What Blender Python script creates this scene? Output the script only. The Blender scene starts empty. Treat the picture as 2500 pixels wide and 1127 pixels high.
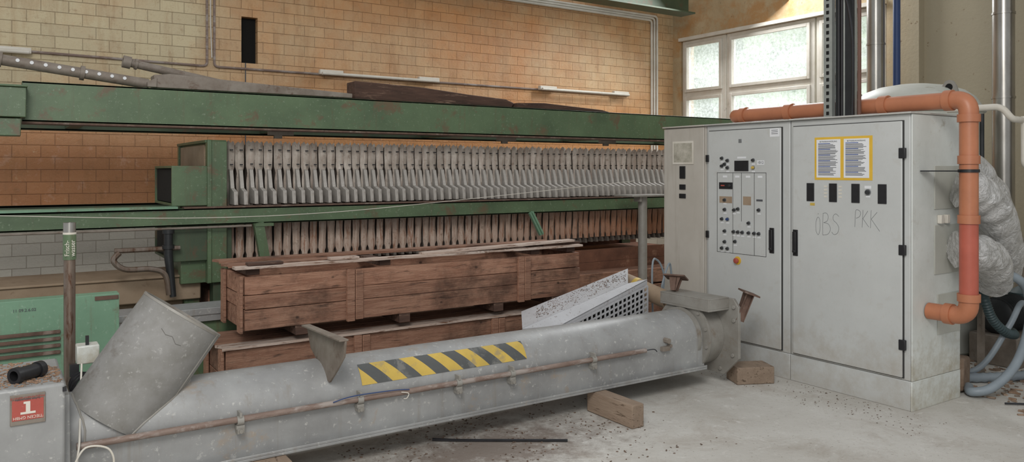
import bpy, bmesh, math, random
from mathutils import Vector, Matrix, noise
random.seed(4)
S=bpy.context.scene; COL=S.collection
S.view_settings.view_transform='Standard'
V=Vector
def hx(h):
    h=h.lstrip('#'); c=[int(h[i:i+2],16)/255 for i in (0,2,4)]
    return tuple(((x/12.92) if x<=.04045 else ((x+.055)/1.055)**2.4) for x in c)+(1,)

# ---------------------------------------------------------------- materials
class NT:
    def __init__(s,name):
        s.m=bpy.data.materials.new(name); s.m.use_nodes=True
        s.t=s.m.node_tree; s.n=s.t.nodes; s.b=s.n['Principled BSDF']; s.o=s.n['Material Output']
    def N(s,typ,**k):
        x=s.n.new(typ)
        for a,v in k.items(): setattr(x,a,v)
        return x
    def L(s,a,b): s.t.links.new(a,b)
    def mix(s,f,a,b,mode='MIX'):
        x=s.n.new('ShaderNodeMix'); x.data_type='RGBA'; x.blend_type=mode
        for i,v in ((0,f),(6,a),(7,b)):
            if isinstance(v,(tuple,float,int)): x.inputs[i].default_value=v
            else: s.L(v,x.inputs[i])
        return x.outputs[2]
    def math(s,op,a,b=0.0,clamp=False):
        x=s.n.new('ShaderNodeMath'); x.operation=op; x.use_clamp=clamp
        for i,v in ((0,a),(1,b)):
            if isinstance(v,(float,int)): x.inputs[i].default_value=v
            else: s.L(v,x.inputs[i])
        return x.outputs[0]
    def rng(s,v,a,b,c=0.0,d=1.0):
        x=s.n.new('ShaderNodeMapRange'); s.L(v,x.inputs[0])
        for i,q in enumerate((a,b,c,d)): x.inputs[i+1].default_value=q
        return x.outputs[0]
    def noise(s,vec,scale,detail=4,rough=.6,dist=0):
        x=s.n.new('ShaderNodeTexNoise'); s.L(vec,x.inputs['Vector'])
        x.inputs['Scale'].default_value=scale; x.inputs['Detail'].default_value=detail
        x.inputs['Roughness'].default_value=rough; x.inputs['Distortion'].default_value=dist
        return x.outputs['Fac']
    def vec(s,scale=(1,1,1)):
        tc=s.n.new('ShaderNodeTexCoord'); mp=s.n.new('ShaderNodeMapping')
        mp.inputs['Scale'].default_value=scale; s.L(tc.outputs['Object'],mp.inputs['Vector'])
        return mp.outputs['Vector']
    def bump(s,h,st,dist=.01):
        x=s.n.new('ShaderNodeBump'); x.inputs['Strength'].default_value=st; x.inputs['Distance'].default_value=dist
        s.L(h,x.inputs['Height']); s.L(x.outputs['Normal'],s.b.inputs['Normal'])

def mat(name,base,var=None,rough=.6,metal=0,vs=3,spot=None,ss=8,thr=.6,amt=1.0,stretch=(1,1,1),bump=0,bs=30,island=0,fine=None,drip=None,low=None,knots=None):
    q=NT(name); v=q.vec(stretch)
    c=hx(base)
    if var:
        n=q.noise(v,vs,6,.65); f=q.rng(n,.3,.7)
        c=q.mix(f,c,hx(var))
    if fine:
        n=q.noise(v,ss*9,3,.7); f=q.rng(n,.6,.72,0,.8); c=q.mix(f,c,hx(fine))
    if drip:
        v2=q.vec((14,14,.9)); n=q.noise(v2,1.2,5,.7); f=q.rng(n,.56,.72,0,.55); c=q.mix(f,c,hx(drip))
    if low:
        sp=q.N('ShaderNodeSeparateXYZ'); q.L(q.vec(),sp.inputs[0]); f=q.math('ADD',q.rng(sp.outputs[2],.0,.35,.6,0),q.rng(q.noise(v,9,7,.75),.4,.65,-.35,.2),True); c=q.mix(f,c,hx(low))
    if spot:
        n=q.noise(v,ss,8,.7,.3); f=q.rng(n,thr,thr+.09,0,amt); c=q.mix(f,c,hx(spot))
    if knots:
        vo=q.N('ShaderNodeTexVoronoi'); vo.inputs['Scale'].default_value=5.5; q.L(q.vec((1,1,1.3)),vo.inputs['Vector']); c=q.mix(q.rng(vo.outputs['Distance'],.10,.05,0,.85),c,hx(knots))
        n=q.noise(q.vec(),2.2,6,.7); c=q.mix(q.rng(n,.5,.66,0,.65),c,hx(knots))
    if island:
        g=q.n.new('ShaderNodeNewGeometry')
        f=q.rng(g.outputs['Random Per Island'],0,1,1-island,1+island*.6)
        cc=q.n.new('ShaderNodeCombineColor')
        for i in range(3): q.L(f,cc.inputs[i])
        c=q.mix(1.0,c,cc.outputs[0],'MULTIPLY')
    if isinstance(c,tuple): q.b.inputs['Base Color'].default_value=c
    else: q.L(c,q.b.inputs['Base Color'])
    q.b.inputs['Roughness'].default_value=rough; q.b.inputs['Metallic'].default_value=metal
    if bump: q.bump(q.noise(v,bs,5,.6),bump)
    return q.m

M={}
M['green']=mat('green_paint','#5f7455','#4b5d44',rough=.42,vs=2.2,spot='#67533f',ss=5,thr=.56,amt=.8,bump=.1,bs=20,fine='#82917a',drip='#5e533f')
M['greenL']=mat('green_paint_light','#799d83','#688a71',rough=.5,vs=2,spot='#6c5f4c',ss=5,thr=.57,amt=.75,bump=.1,drip='#746e5a',fine='#8fa893')
M['greenD']=mat('green_paint_dark','#4b5a43','#394634',rough=.55,vs=3,spot='#5c4633',ss=5,thr=.55,amt=.8,drip='#544330')
M['galv']=mat('grey_weathered_steel','#a3a4a3','#858584',rough=.46,metal=.15,vs=2.5,spot='#a08c75',ss=3.5,thr=.60,amt=.6,bump=.08,bs=14,fine='#bebdb9',drip='#857e74')
M['galvC']=mat('cement_grey_steel','#949391','#77756f',rough=.7,metal=.05,vs=5,spot='#665f56',ss=4,thr=.57,amt=.6,bump=.15,bs=14,fine='#aaa9a5')
M['galvM']=mat('dirty_grey_steel','#9d9b95','#858078',rough=.5,metal=.15,vs=5,spot='#78644f',ss=6,thr=.6,amt=.5,bump=.05)
M['galvD']=mat('rusty_grey_steel','#8f877d','#71655a',rough=.6,metal=.15,vs=7,spot='#5d4536',ss=9,thr=.57,amt=.65,bump=.15)
M['rust']=mat('rust','#70584c','#4e3b31',rough=.8,vs=12,spot='#8b7e74',ss=8,thr=.55,amt=.6,bump=.2)
M['rustpipe']=mat('rusty_conduit','#8d7c72','#715d53',rough=.6,metal=.1,vs=8,spot='#a39b95',ss=5,thr=.50,amt=.7,bump=.1,stretch=(1,3,3))
M['wood']=mat('crate_wood','#875c47','#b18870',rough=.75,vs=2.2,spot='#3d291e',ss=3.0,thr=.56,amt=.75,stretch=(1.2,12,12),bump=.8,bs=9,island=.4,fine='#c09e88',knots='#382419')
M['woodD']=mat('dark_timber','#5c4337','#3b2a22',rough=.85,vs=3,spot='#8a705f',ss=4,thr=.58,stretch=(1,9,9),bump=.5,bs=9,island=.2)
M['woodL']=mat('pale_plank','#ab9282','#cdbfb4',rough=.8,vs=3,spot='#6f4f3b',ss=5,thr=.52,stretch=(1,9,9),bump=.3,island=.25)
M['woodY']=mat('sawn_timber','#857261','#9b8876',rough=.85,vs=3,spot='#574636',ss=6,thr=.56,stretch=(7,1,7),bump=.4,bs=12,island=.2)
M['cab']=mat('cabinet_paint','#c3c5c3','#b6b8b6',rough=.38,vs=1.6,spot='#98938a',ss=7,thr=.70,amt=.4,fine='#b9bab6',low='#a8a298')
M['cabS']=mat('cabinet_side_paint','#d8dcd8','#c5c9c4',rough=.45,vs=3,spot='#8d8168',ss=5,thr=.62,amt=.6,low='#a09680')
M['cabB']=mat('cabinet_beige_paint','#beb9b0','#aea89e',rough=.5,vs=2,spot='#8a7d6c',ss=6,thr=.66,amt=.5,drip='#a0988d')
M['line']=mat('dark_gap','#3a3a38','#2c2c2b')
M['black']=mat('black_plastic','#19191a','#26262a',rough=.4,vs=8)
M['blackm']=mat('black_steel','#1e2022','#2d2f30',rough=.45,vs=6,metal=.2)
M['steel']=mat('stainless_steel','#b5b3ae','#8f8b84',rough=.28,metal=.85,vs=5,stretch=(1,1,.3))
M['steelR']=mat('stained_chrome','#8b8178','#6f5b4c',rough=.35,metal=.6,vs=5,stretch=(4,4,1),spot='#5c4030',ss=6,thr=.55)
M['perf']=mat('galvanised_strut','#8f9490','#a7aaa5',rough=.45,metal=.4,vs=6)
M['orange']=mat('orange_pvc','#ba7856','#a2674a',rough=.42,vs=3,spot='#8b6f5e',ss=5,thr=.6,amt=.55)
M['redp']=mat('red_pvc','#b8604e','#a35342',rough=.45,vs=4,spot='#8b6a5b',ss=5,thr=.62,amt=.4)
M['brownc']=mat('brown_cable_sheath','#6b4a3c','#573b30',rough=.6)
M['white']=mat('white_paint','#dad6cc','#c6bfb1',rough=.5,vs=4,spot='#8c7a66',ss=6,thr=.64,amt=.5)
M['paper']=mat('paper','#e4e5e6','#d8dadd',rough=.6)
M['yellow']=mat('yellow_film','#e0b844','#d1a835',rough=.5,vs=5)
M['yel']=mat('yellow_marking','#ccad51','#b49a4a',rough=.6,vs=6,spot='#8b8069',ss=9,thr=.56,amt=.65)
M['blk']=mat('black_marking','#545655','#494b4b',rough=.6,vs=6,spot='#7c7b76',ss=9,thr=.55,amt=.65)
M['red']=mat('red_enamel','#ad5348','#9c463d',rough=.45,vs=6,spot='#b98a7c',ss=30,thr=.6,amt=.5)
M['ink']=mat('ink','#56585c','#484a4e',rough=.7)
M['seam']=mat('hairline_crack','#5a5752','#6b6862',rough=.8)
M['inkD']=mat('dark_ink','#333438','#2a2b2e',rough=.7)
M['blue']=mat('blue_ink','#5468a0','#46598f',rough=.6)
M['bluep']=mat('blue_cable','#2d4573','#2a3d66',rough=.5)
M['hose']=mat('grey_hose','#8b959c','#7b858d',rough=.45,vs=5)
M['teal']=mat('dark_hose','#3d4f52','#2c3a3c',rough=.5,vs=5)
M['knob']=mat('knob_black','#2a2b2c','#353637',rough=.35)
M['grayk']=mat('knob_collar','#8e9092','#7c7e80',rough=.35,metal=.4)
M['plate']=mat('filter_plate_plastic','#786f66','#595049',rough=.7,vs=9,spot='#4a3f37',ss=8,thr=.55,amt=.7,bump=.15)
M['handle']=mat('plate_handle_plastic','#b9b5af','#918b83',rough=.55,vs=9,spot='#67594d',ss=10,thr=.57,amt=.65)
M['conc']=mat('concrete_ledge','#a3907a','#8b7660',rough=.85,vs=3,spot='#6d5846',ss=4,thr=.6,bump=.2)
M['rusttray']=mat('rusty_tray','#7d5541','#5a3b2d',rough=.85,vs=4,spot='#94705a',ss=5,thr=.56,bump=.3)
M['tank']=mat('tank_paint','#bfc0b8','#adaea4',rough=.5,vs=3,spot='#857d68',ss=4,thr=.64)
M['chips']=mat('wood_chips','#8d6e58','#a98b72',rough=.9,vs=30,island=.4)
M['grit']=mat('dark_grit','#5c4a3e','#7b6758',rough=.95,vs=30,island=.4)
M['rubble']=mat('rubble','#a08d7c','#7d6450',rough=.95,vs=12,bump=.5,island=.35)
M['dirtw']=mat('dirty_light_sheet','#c6c7ca','#b0b0b2',rough=.42,metal=.2,vs=2,spot='#84736a',ss=6,thr=.62,amt=.6,fine='#6d5a50')
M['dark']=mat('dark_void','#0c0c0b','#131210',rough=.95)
M['photo']=mat('faded_photo','#c4bfb2','#8f8b7c',rough=.5,vs=14)

q=NT('crumpled_foil'); v=q.vec(); q.b.inputs['Metallic'].default_value=.3; q.b.inputs['Roughness'].default_value=.45
q.L(q.mix(q.rng(q.noise(v,14,5,.7,1),.35,.65),hx('#dadad9'),hx('#a9a8a5')),q.b.inputs['Base Color'])
h=q.math('ADD',q.noise(v,13,3,.6,2.0),q.math('MULTIPLY',q.noise(v,38,3,.7,1),.25)); q.bump(h,.8,.025); M['foil']=q.m

# brick wall
q=NT('painted_brickwork'); tc=q.N('ShaderNodeTexCoord'); sp=q.N('ShaderNodeSeparateXYZ'); q.L(tc.outputs['Object'],sp.inputs[0])
cb=q.N('ShaderNodeCombineXYZ'); q.L(sp.outputs[0],cb.inputs[0]); q.L(sp.outputs[2],cb.inputs[1])
br=q.N('ShaderNodeTexBrick'); q.L(cb.outputs[0],br.inputs['Vector'])
for k,vv in (('Scale',1),('Mortar Size',.0036),('Mortar Smooth',.8),('Brick Width',.25),('Row Height',.125),('Bias',0)): br.inputs[k].default_value=vv
br.inputs['Color1'].default_value=(.88,.87,.86,1); br.inputs['Color2'].default_value=(1.0,1.0,.98,1); br.inputs['Mortar'].default_value=(.80,.74,.67,1)
P=tc.outputs['Object']
n1=q.noise(P,.55,5,.6,.4); n2=q.noise(P,2.5,8,.75); X=sp.outputs[0]; Z=sp.outputs[2]
f=q.math('ADD',q.rng(X,1.6,2.5,0,.78),q.rng(Z,2.7,2.0,0,.62))
f=q.math('SUBTRACT',f,q.rng(X,5.5,9.0,0,.38))
f=q.math('ADD',f,q.rng(n1,.35,.65,-.25,.30)); f=q.math('ADD',f,q.rng(n2,.3,.7,-.18,.18),True)
c=q.mix(f,hx('#cdbe9b'),hx('#c78d58'))
c=q.mix(q.math('MULTIPLY',q.math('MULTIPLY',q.rng(Z,2.3,1.8),q.rng(X,3.5,1.5)),.75),c,hx('#b8774a'))
sp2=q.rng(q.noise(P,5,9,.8),.55,.61,0,.6); sp2=q.math('MULTIPLY',sp2,q.rng(Z,2.4,1.9)); c=q.mix(sp2,c,hx('#cfa286'))
dk=q.rng(q.noise(P,9,7,.82),.54,.7,0,.6); c=q.mix(dk,c,hx('#8f673f'))
sv=q.noise(q.vec((3,3,.5)),1.5,6,.75); c=q.mix(q.rng(sv,.50,.7,0,.5),c,hx('#9b7145'))
lt=q.rng(q.noise(P,14,5,.8),.6,.7,0,.45); c=q.mix(lt,c,hx('#e2cca6'))
lo=q.rng(q.math('ADD',Z,q.rng(n2,.3,.7,-.06,.06)),1.12,1.06); c=q.mix(lo,c,hx('#c4bfb4'))
c=q.mix(1.0,c,br.outputs['Color'],'MULTIPLY'); q.L(c,q.b.inputs['Base Color']); q.b.inputs['Roughness'].default_value=.38
hh=q.math('SUBTRACT',q.math('MULTIPLY',q.noise(P,30,6,.7),.7),br.outputs['Fac']); q.bump(hh,.9,.012); M['brick']=q.m

# plaster wall
q=NT('stained_plaster'); P=q.vec(); tc=q.N('ShaderNodeTexCoord'); sp=q.N('ShaderNodeSeparateXYZ'); q.L(tc.outputs['Object'],sp.inputs[0])
n=q.noise(P,1.3,7,.7,.5); c=q.mix(q.rng(n,.35,.65),hx('#bda987'),hx('#a5906e'))
c=q.mix(q.rng(sp.outputs[1],6.0,5.0,0,.85),c,hx('#9b9480'))
c=q.mix(q.math('MULTIPLY',q.rng(q.noise(P,2.2,8,.75),.46,.6,0,.8),q.rng(sp.outputs[1],5.2,7)),c,hx('#b08350'))
c=q.mix(q.rng(q.noise(P,12,5,.7),.64,.7,0,.7),c,hx('#6b5237'))
q.L(c,q.b.inputs['Base Color']); q.b.inputs['Roughness'].default_value=.85; q.bump(q.noise(P,25,6,.6),.3); M['plaster']=q.m

# concrete floor
q=NT('dusty_concrete'); P=q.vec()
c=q.mix(q.rng(q.noise(P,.9,7,.6,.3),.35,.65),hx('#cac8c2'),hx('#b3afa7'))
c=q.mix(q.rng(q.noise(P,2.0,10,.8,.6),.5,.68,0,.5),c,hx('#988c7f'))
c=q.mix(q.rng(q.noise(P,45,4,.75),.60,.67,0,.6),c,hx('#796c5f'))
c=q.mix(q.rng(q.noise(P,9,8,.82,.5),.56,.66,0,.6),c,hx('#dad8d3'))
sp=q.N('ShaderNodeSeparateXYZ'); q.L(P,sp.inputs[0])
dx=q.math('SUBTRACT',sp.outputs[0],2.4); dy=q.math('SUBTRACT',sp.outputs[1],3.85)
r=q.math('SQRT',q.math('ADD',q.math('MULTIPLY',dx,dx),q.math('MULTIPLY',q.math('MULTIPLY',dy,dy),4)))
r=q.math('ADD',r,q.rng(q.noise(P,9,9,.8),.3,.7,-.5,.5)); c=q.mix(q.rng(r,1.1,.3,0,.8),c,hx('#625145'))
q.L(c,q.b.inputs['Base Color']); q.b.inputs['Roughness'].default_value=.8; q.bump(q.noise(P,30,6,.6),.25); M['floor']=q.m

# cloth
q=NT('filter_cloth'); tc=q.N('ShaderNodeTexCoord'); sp=q.N('ShaderNodeSeparateXYZ'); q.L(tc.outputs['Object'],sp.inputs[0]); oi=q.N('ShaderNodeObjectInfo'); so=q.N('ShaderNodeSeparateXYZ'); q.L(oi.outputs['Location'],so.inputs[0])
va=q.N('ShaderNodeVectorMath'); va.operation='ADD'; q.L(tc.outputs['Object'],va.inputs[0]); q.L(oi.outputs['Location'],va.inputs[1]); P=va.outputs[0]
c=q.mix(q.rng(q.noise(P,7,6,.7),.35,.65),hx('#d2cac0'),hx('#aea499'))
c=q.mix(q.rng(oi.outputs['Random'],0,1,0,.5),c,hx('#958b81'))
lo=q.rng(sp.outputs[2],.5,.3,0,.5); c=q.mix(lo,c,hx('#c9ab97'))
fx=q.math('MULTIPLY',q.rng(so.outputs[0],3.9,6.2),q.rng(sp.outputs[2],.6,.2,.1,.85)); c=q.mix(fx,c,hx('#9c6745'))
mp=q.N('ShaderNodeMapping'); mp.inputs['Scale'].default_value=(40,40,3); q.L(P,mp.inputs['Vector'])
c=q.mix(q.math('MULTIPLY',q.rng(q.noise(mp.outputs['Vector'],1.2,6,.7),.50,.62,0,.8),q.rng(sp.outputs[2],.75,.3,.3,1)),c,hx('#905f43'))
c=q.mix(q.rng(q.noise(P,20,6,.75),.56,.66,0,.6),c,hx('#74604f'))
q.L(c,q.b.inputs['Base Color']); q.b.inputs['Roughness'].default_value=.85; q.bump(q.noise(P,25,4,.6),.3); M['cloth']=q.m

# glass
q=NT('dirty_hazed_glass'); P=q.vec(); tr=q.N('ShaderNodeBsdfTransparent'); tl=q.N('ShaderNodeBsdfTranslucent'); tl.inputs[0].default_value=(.95,.98,1,1)
mx=q.N('ShaderNodeMixShader'); q.L(q.rng(q.noise(P,22,6,.8),.4,.7,.2,.6),mx.inputs[0]); q.L(tr.outputs[0],mx.inputs[1]); q.L(tl.outputs[0],mx.inputs[2]); q.L(mx.outputs[0],q.o.inputs['Surface']); M['glass']=q.m  # translucent film is dirt plus a bright haze mixed into the pane
M['leaf']=mat('foliage','#9db985','#dde8d2',rough=.8,vs=2.5,spot='#6d9160',ss=3,thr=.54,bump=.4,bs=6)

# ---------------------------------------------------------------- mesh builder
def spath(pts,n=8):
    pts=[V(p) for p in pts]; out=[]
    for i in range(len(pts)-1):
        p0=pts[max(i-1,0)];p1=pts[i];p2=pts[i+1];p3=pts[min(i+2,len(pts)-1)]
        for k in range(n):
            t=k/n
            out.append(.5*((2*p1)+(p2-p0)*t+(2*p0-5*p1+4*p2-p3)*t*t+(3*p1-p0-3*p2+p3)*t**3))
    out.append(pts[-1]); return out
def rpath(pts,r,n=6):
    pts=[V(p) for p in pts]; out=[pts[0]]
    for i in range(1,len(pts)-1):
        a=(pts[i-1]-pts[i]).normalized(); b=(pts[i+1]-pts[i]).normalized()
        A=pts[i]+a*r; Bq=pts[i]+b*r
        for k in range(n+1):
            t=k/n; out.append(A*(1-t)**2+pts[i]*2*t*(1-t)+Bq*t*t)
    out.append(pts[-1]); return out
class B:
    def __init__(s): s.bm=bmesh.new(); s.mi=0
    def _f(s,vs):
        try:
            f=s.bm.faces.new(vs); f.material_index=s.mi; return f
        except ValueError: return None
    def box(s,lo,hi,rot=None,piv=None):
        c=[V((x,y,z)) for x in (lo[0],hi[0]) for y in (lo[1],hi[1]) for z in (lo[2],hi[2])]
        if rot is not None:
            pv=V(piv) if piv else (V(lo)+V(hi))/2
            c=[rot@(p-pv)+pv for p in c]
        v=[s.bm.verts.new(p) for p in c]
        for a in ((0,1,3,2),(4,6,7,5),(0,4,5,1),(2,3,7,6),(0,2,6,4),(1,5,7,3)): s._f([v[i] for i in a])
        return s
    def prism(s,poly,ext):
        ext=V(ext); a=[s.bm.verts.new(V(p)) for p in poly]; b=[s.bm.verts.new(V(p)+ext) for p in poly]
        s._f(a); s._f(b[::-1]); n=len(a)
        for i in range(n): s._f([a[i],a[(i+1)%n],b[(i+1)%n],b[i]])
        return s
    def tube(s,pts,r,seg=12,caps=True,rf=None,inner=0):
        pts=[V(p) for p in pts]; rings=[]; n=len(pts)
        T=[(pts[min(i+1,n-1)]-pts[max(i-1,0)]).normalized() for i in range(n)]
        up=V((0,0,1)) if abs(T[0].z)<.9 else V((1,0,0))
        N=(up-T[0]*up.dot(T[0])).normalized()
        for i in range(n):
            N=(N-T[i]*N.dot(T[i])).normalized(); Bn=T[i].cross(N)
            rr=rf(i/(max(n-1,1)),i) if rf else r
            rings.append([s.bm.verts.new(pts[i]+(N*math.cos(a)+Bn*math.sin(a))*rr) for a in [2*math.pi*k/seg for k in range(seg)]])
        for i in range(n-1):
            for k in range(seg): s._f([rings[i][k],rings[i][(k+1)%seg],rings[i+1][(k+1)%seg],rings[i+1][k]])
        if caps: s._f(rings[0][::-1]); s._f(rings[-1])
        return s
    def cyl(s,p0,p1,r,seg=20,r2=None): 
        return s.tube([p0,p1],r,seg,rf=(lambda t,i:r if i==0 else (r if r2 is None else r2)))
    def pipe(s,p0,p1,ro,ri,seg=28):
        p0=V(p0);p1=V(p1);T=(p1-p0).normalized(); up=V((0,0,1)) if abs(T.z)<.9 else V((1,0,0)); N=(up-T*up.dot(T)).normalized();Bn=T.cross(N)
        R=[[s.bm.verts.new(p+(N*math.cos(a)+Bn*math.sin(a))*r) for a in [2*math.pi*k/seg for k in range(seg)]] for p,r in ((p0,ro),(p1,ro),(p1,ri),(p0,ri))]
        for j in range(4):
            for k in range(seg): s._f([R[j][k],R[j][(k+1)%seg],R[(j+1)%4][(k+1)%seg],R[(j+1)%4][k]])
        return s
    def lathe(s,prof,c,seg=32,axis='Z'):
        c=V(c);rings=[]
        for r,h in prof:
            ring=[]
            for k in range(seg):
                a=2*math.pi*k/seg
                p={'Z':V((r*math.cos(a),r*math.sin(a),h)),'X':V((h,r*math.cos(a),r*math.sin(a))),'Y':V((r*math.cos(a),h,r*math.sin(a)))}[axis]
                ring.append(s.bm.verts.new(c+p))
            rings.append(ring)
        for i in range(len(rings)-1):
            for k in range(seg): s._f([rings[i][k],rings[i][(k+1)%seg],rings[i+1][(k+1)%seg],rings[i+1][k]])
        s._f(rings[0][::-1]); s._f(rings[-1]); return s
    def blob(s,c,r,sc=(1,1,1),sub=2,amp=.25,seed=0):
        t=bmesh.new(); bmesh.ops.create_icosphere(t,subdivisions=sub,radius=1); mp={}
        for v in t.verts:
            d=v.co.normalized(); k=1+amp*noise.noise(d*1.7+V((seed*3.1,seed,0)))
            mp[v]=s.bm.verts.new(V(c)+V((d.x*r*sc[0]*k,d.y*r*sc[1]*k,d.z*r*sc[2]*k)))
        for f in t.faces: s._f([mp[v] for v in f.verts])
        t.free(); return s
    def out(s,name,m,parent=None,label=None,cat=None,group=None,kind=None,bevel=0,seg=2,smooth=True,mod=None,origin=None):
        bm=s.bm; bmesh.ops.recalc_face_normals(bm,faces=bm.faces[:])
        xs=[v.co for v in bm.verts]; lo=V([min(p[i] for p in xs) for i in range(3)]); hi=V([max(p[i] for p in xs) for i in range(3)])
        o=V(origin) if origin is not None else V(((lo.x+hi.x)/2,(lo.y+hi.y)/2,lo.z))
        for v in bm.verts: v.co-=o
        me=bpy.data.meshes.new(name); bm.to_mesh(me); bm.free()
        ms=m if isinstance(m,list) else [m]
        for k in ms: me.materials.append(M[k])
        ob=bpy.data.objects.new(name,me); COL.objects.link(ob)
        if smooth:
            for p in me.polygons: p.use_smooth=True
            me.set_sharp_from_angle(angle=math.radians(35))
        place(ob,o,parent); meta(ob,label,cat,group,kind)
        if bevel:
            b=ob.modifiers.new('bevel','BEVEL'); b.width=bevel; b.segments=seg; b.limit_method='ANGLE'; b.angle_limit=math.radians(40)
        return ob
WL={}
def place(ob,o,parent):
    WL[ob.name]=V(o)
    if parent is not None:
        ob.parent=parent; ob.location=V(o)-WL[parent.name]
    else: ob.location=o
def meta(ob,label=None,cat=None,group=None,kind=None):
    if label: ob['label']=label
    if cat: ob['category']=cat
    if group: ob['group']=group
    if kind: ob['kind']=kind
def thing(name,loc,label,cat,group=None):
    e=bpy.data.objects.new(name,None); e.empty_display_size=.1; COL.objects.link(e); place(e,loc,None); meta(e,label,cat,group); return e
def text(s,size,loc,xd,yd,m,parent,name='lettering',ext=.0006,align='CENTER',sx=1.0):
    cu=bpy.data.curves.new('t','FONT'); cu.body=s; cu.size=size; cu.extrude=ext; cu.align_x=align; cu.align_y='CENTER'; cu.space_line=.85
    ob=bpy.data.objects.new('t',cu); COL.objects.link(ob); dg=bpy.context.evaluated_depsgraph_get(); dg.update()
    me=bpy.data.meshes.new_from_object(ob.evaluated_get(dg)); bpy.data.objects.remove(ob)
    xd=V(xd);yd=V(yd);zd=xd.cross(yd)
    mt=Matrix((xd*sx,yd,zd)).transposed().to_4x4(); me.transform(mt); me.materials.clear(); me.materials.append(M[m])
    o=bpy.data.objects.new(name,me); COL.objects.link(o); place(o,loc,parent); return o
FX=((0,-1,0),(0,0,1))
FY=((1,0,0),(0,0,1))

# ---------------------------------------------------------------- room
YB=9.3; XW=9.36
b=B(); hx0,hx1,hz0,hz1=2.375,2.563,2.87,3.41
for (x0,x1,z0,z1) in ((-3,hx0,0,6),(hx1,XW,0,6),(hx0,hx1,0,hz0),(hx0,hx1,hz1,6)):
    b.box((x0,YB,z0),(x1,YB+.25,z1))
b.mi=1; b.box((hx0-.02,YB+.10,hz0-.02),(hx1+.02,YB+.245,hz1+.02))
b.out('wall_back',['brick','dark'],kind='structure',origin=(0,YB,0),smooth=False)
WZ0,WZ1=1.9,3.72
b=B(); wy0,wy1=5.58,9.12
for (y0,y1,z0,z1) in ((-1,wy0,0,6),(wy1,YB+.25,0,6),(wy0,wy1,0,WZ0),(wy0,wy1,WZ1,6)):
    b.box((XW,y0,z0),(XW+.3,y1,z1))
b.out('wall_right','plaster',kind='structure',origin=(XW,0,0),smooth=False)
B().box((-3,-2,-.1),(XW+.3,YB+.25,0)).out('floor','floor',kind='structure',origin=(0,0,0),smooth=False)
B().box((XW-.12,5.1,0),(XW,5.4,6)).out('trim_1','plaster',kind='structure',origin=(XW,0,0))
def window(n,y0,y1):
    e=thing('window_%d'%n,(XW+.12,(y0+y1)/2,WZ0),'white painted wooden window with dirty hazed panes','window'); e['kind']='structure'
    b=B(); X0,X1=XW+.02,XW+.14; w=.07
    b.box((X0,y0,WZ0),(X1,y0+w,WZ1)).box((X0,y1-w,WZ0),(X1,y1,WZ1)).box((X0,y0+w,WZ1-w),(X1,y1-w,WZ1)).box((X0,y0+w,WZ0),(X1,y1-w,WZ0+w)).box((X0,y0+w,2.79),(X1,y1-w,2.89))
    for z0,z1 in ((WZ0+w,2.79),(2.89,WZ1-w)):
        s=.04; a,c=y0+w,y1-w
        b.box((X0-.03,a-.01,z0-.01),(X0,a+s,z1+.01)).box((X0-.03,c-s,z0-.01),(X0,c+.01,z1+.01)).box((X0-.03,a+s,z1-s),(X0,c-s,z1+.01)).box((X0-.03,a+s,z0-.01),(X0,c-s,z0+s))
    b.out('frame','white',e,bevel=.006)
    g=B(); g.box((XW+.09,y0+.05,WZ0+.05),(XW+.094,y1-.05,WZ1-.05)); g.out('glass_pane','glass',e)
window(1,8.2,9.1); window(2,6.63,8.17); window(3,5.6,6.6)
b=B(); b.box((XW-.06,5.58,WZ1),(XW,9.12,WZ1+.05)); b.out('trim_2','white',kind='structure')
b=B(); n=46
gr=[[b.bm.verts.new((16+2.2*noise.noise(V((i*.3,j*.3,0)))+.8*noise.noise(V((i*.9,j*.9,3)))+j*.12,2+i*.55,j*.3-1)) for j in range(30)] for i in range(n)]
for i in range(n-1):
    for j in range(29): b._f([gr[i][j],gr[i+1][j],gr[i+1][j+1],gr[i][j+1]])
b.out('hillside_foliage','leaf',label='leafy bright green hillside seen through the windows',cat='foliage',kind='stuff')
# ---------------------------------------------------------------- wall conduits / lamps
def conduit(name,pts,r,m,label,cat='conduit',rr=.05,group=None):
    return B().tube(rpath(pts,rr),r,8).out(name,m,label=label,cat=cat,group=group)
yc=YB-.015
conduit('conduit',[(-.4,yc,2.83),(1.99,yc,2.8),(1.99,yc,4.6)],.014,'rustpipe','stained conduit turning upward on the brick wall')
conduit('conduit',[(2.07,yc,4.6),(2.07,yc,2.8),(8.35,yc,2.8)],.014,'rustpipe','conduit running behind the tube lamps on the brick wall')
conduit('cable',[(2.03,YB-.009,4.6),(2.03,YB-.009,3.3),(2.045,YB-.009,2.9)],.008,'white','pale cable hanging down the brick wall','cable')
conduit('cable',[(2.42,YB-.007,2.87),(2.42,YB-.007,1.9)],.006,'ink','thin dark cable hanging from the wall opening','cable')
def tubelamp(x0,x1,lab,tube=True):
    e=thing('tube_lamp',((x0+x1)/2,YB-.03,2.8),lab,'lamp','fluorescent tube lamps on the brick wall')
    for a in (x0,x1-.3): B().box((a,YB-.10,2.79),(a+.3,YB-.034,2.85)).out('lamp_socket','white',e,bevel=.008)
    B().cyl((x0+.02,YB-.12,2.80),(x1-.02,YB-.12,2.80),.019,12).out('lamp_tube','white',e)
tubelamp(3.286,4.93,'white fluorescent tube lamp with two end sockets on brick wall')
tubelamp(6.587,8.30,'white fluorescent tube lamp near the windows on brick wall')
tubelamp(-.9,.29,'white fluorescent tube lamp above the press end')
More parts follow.
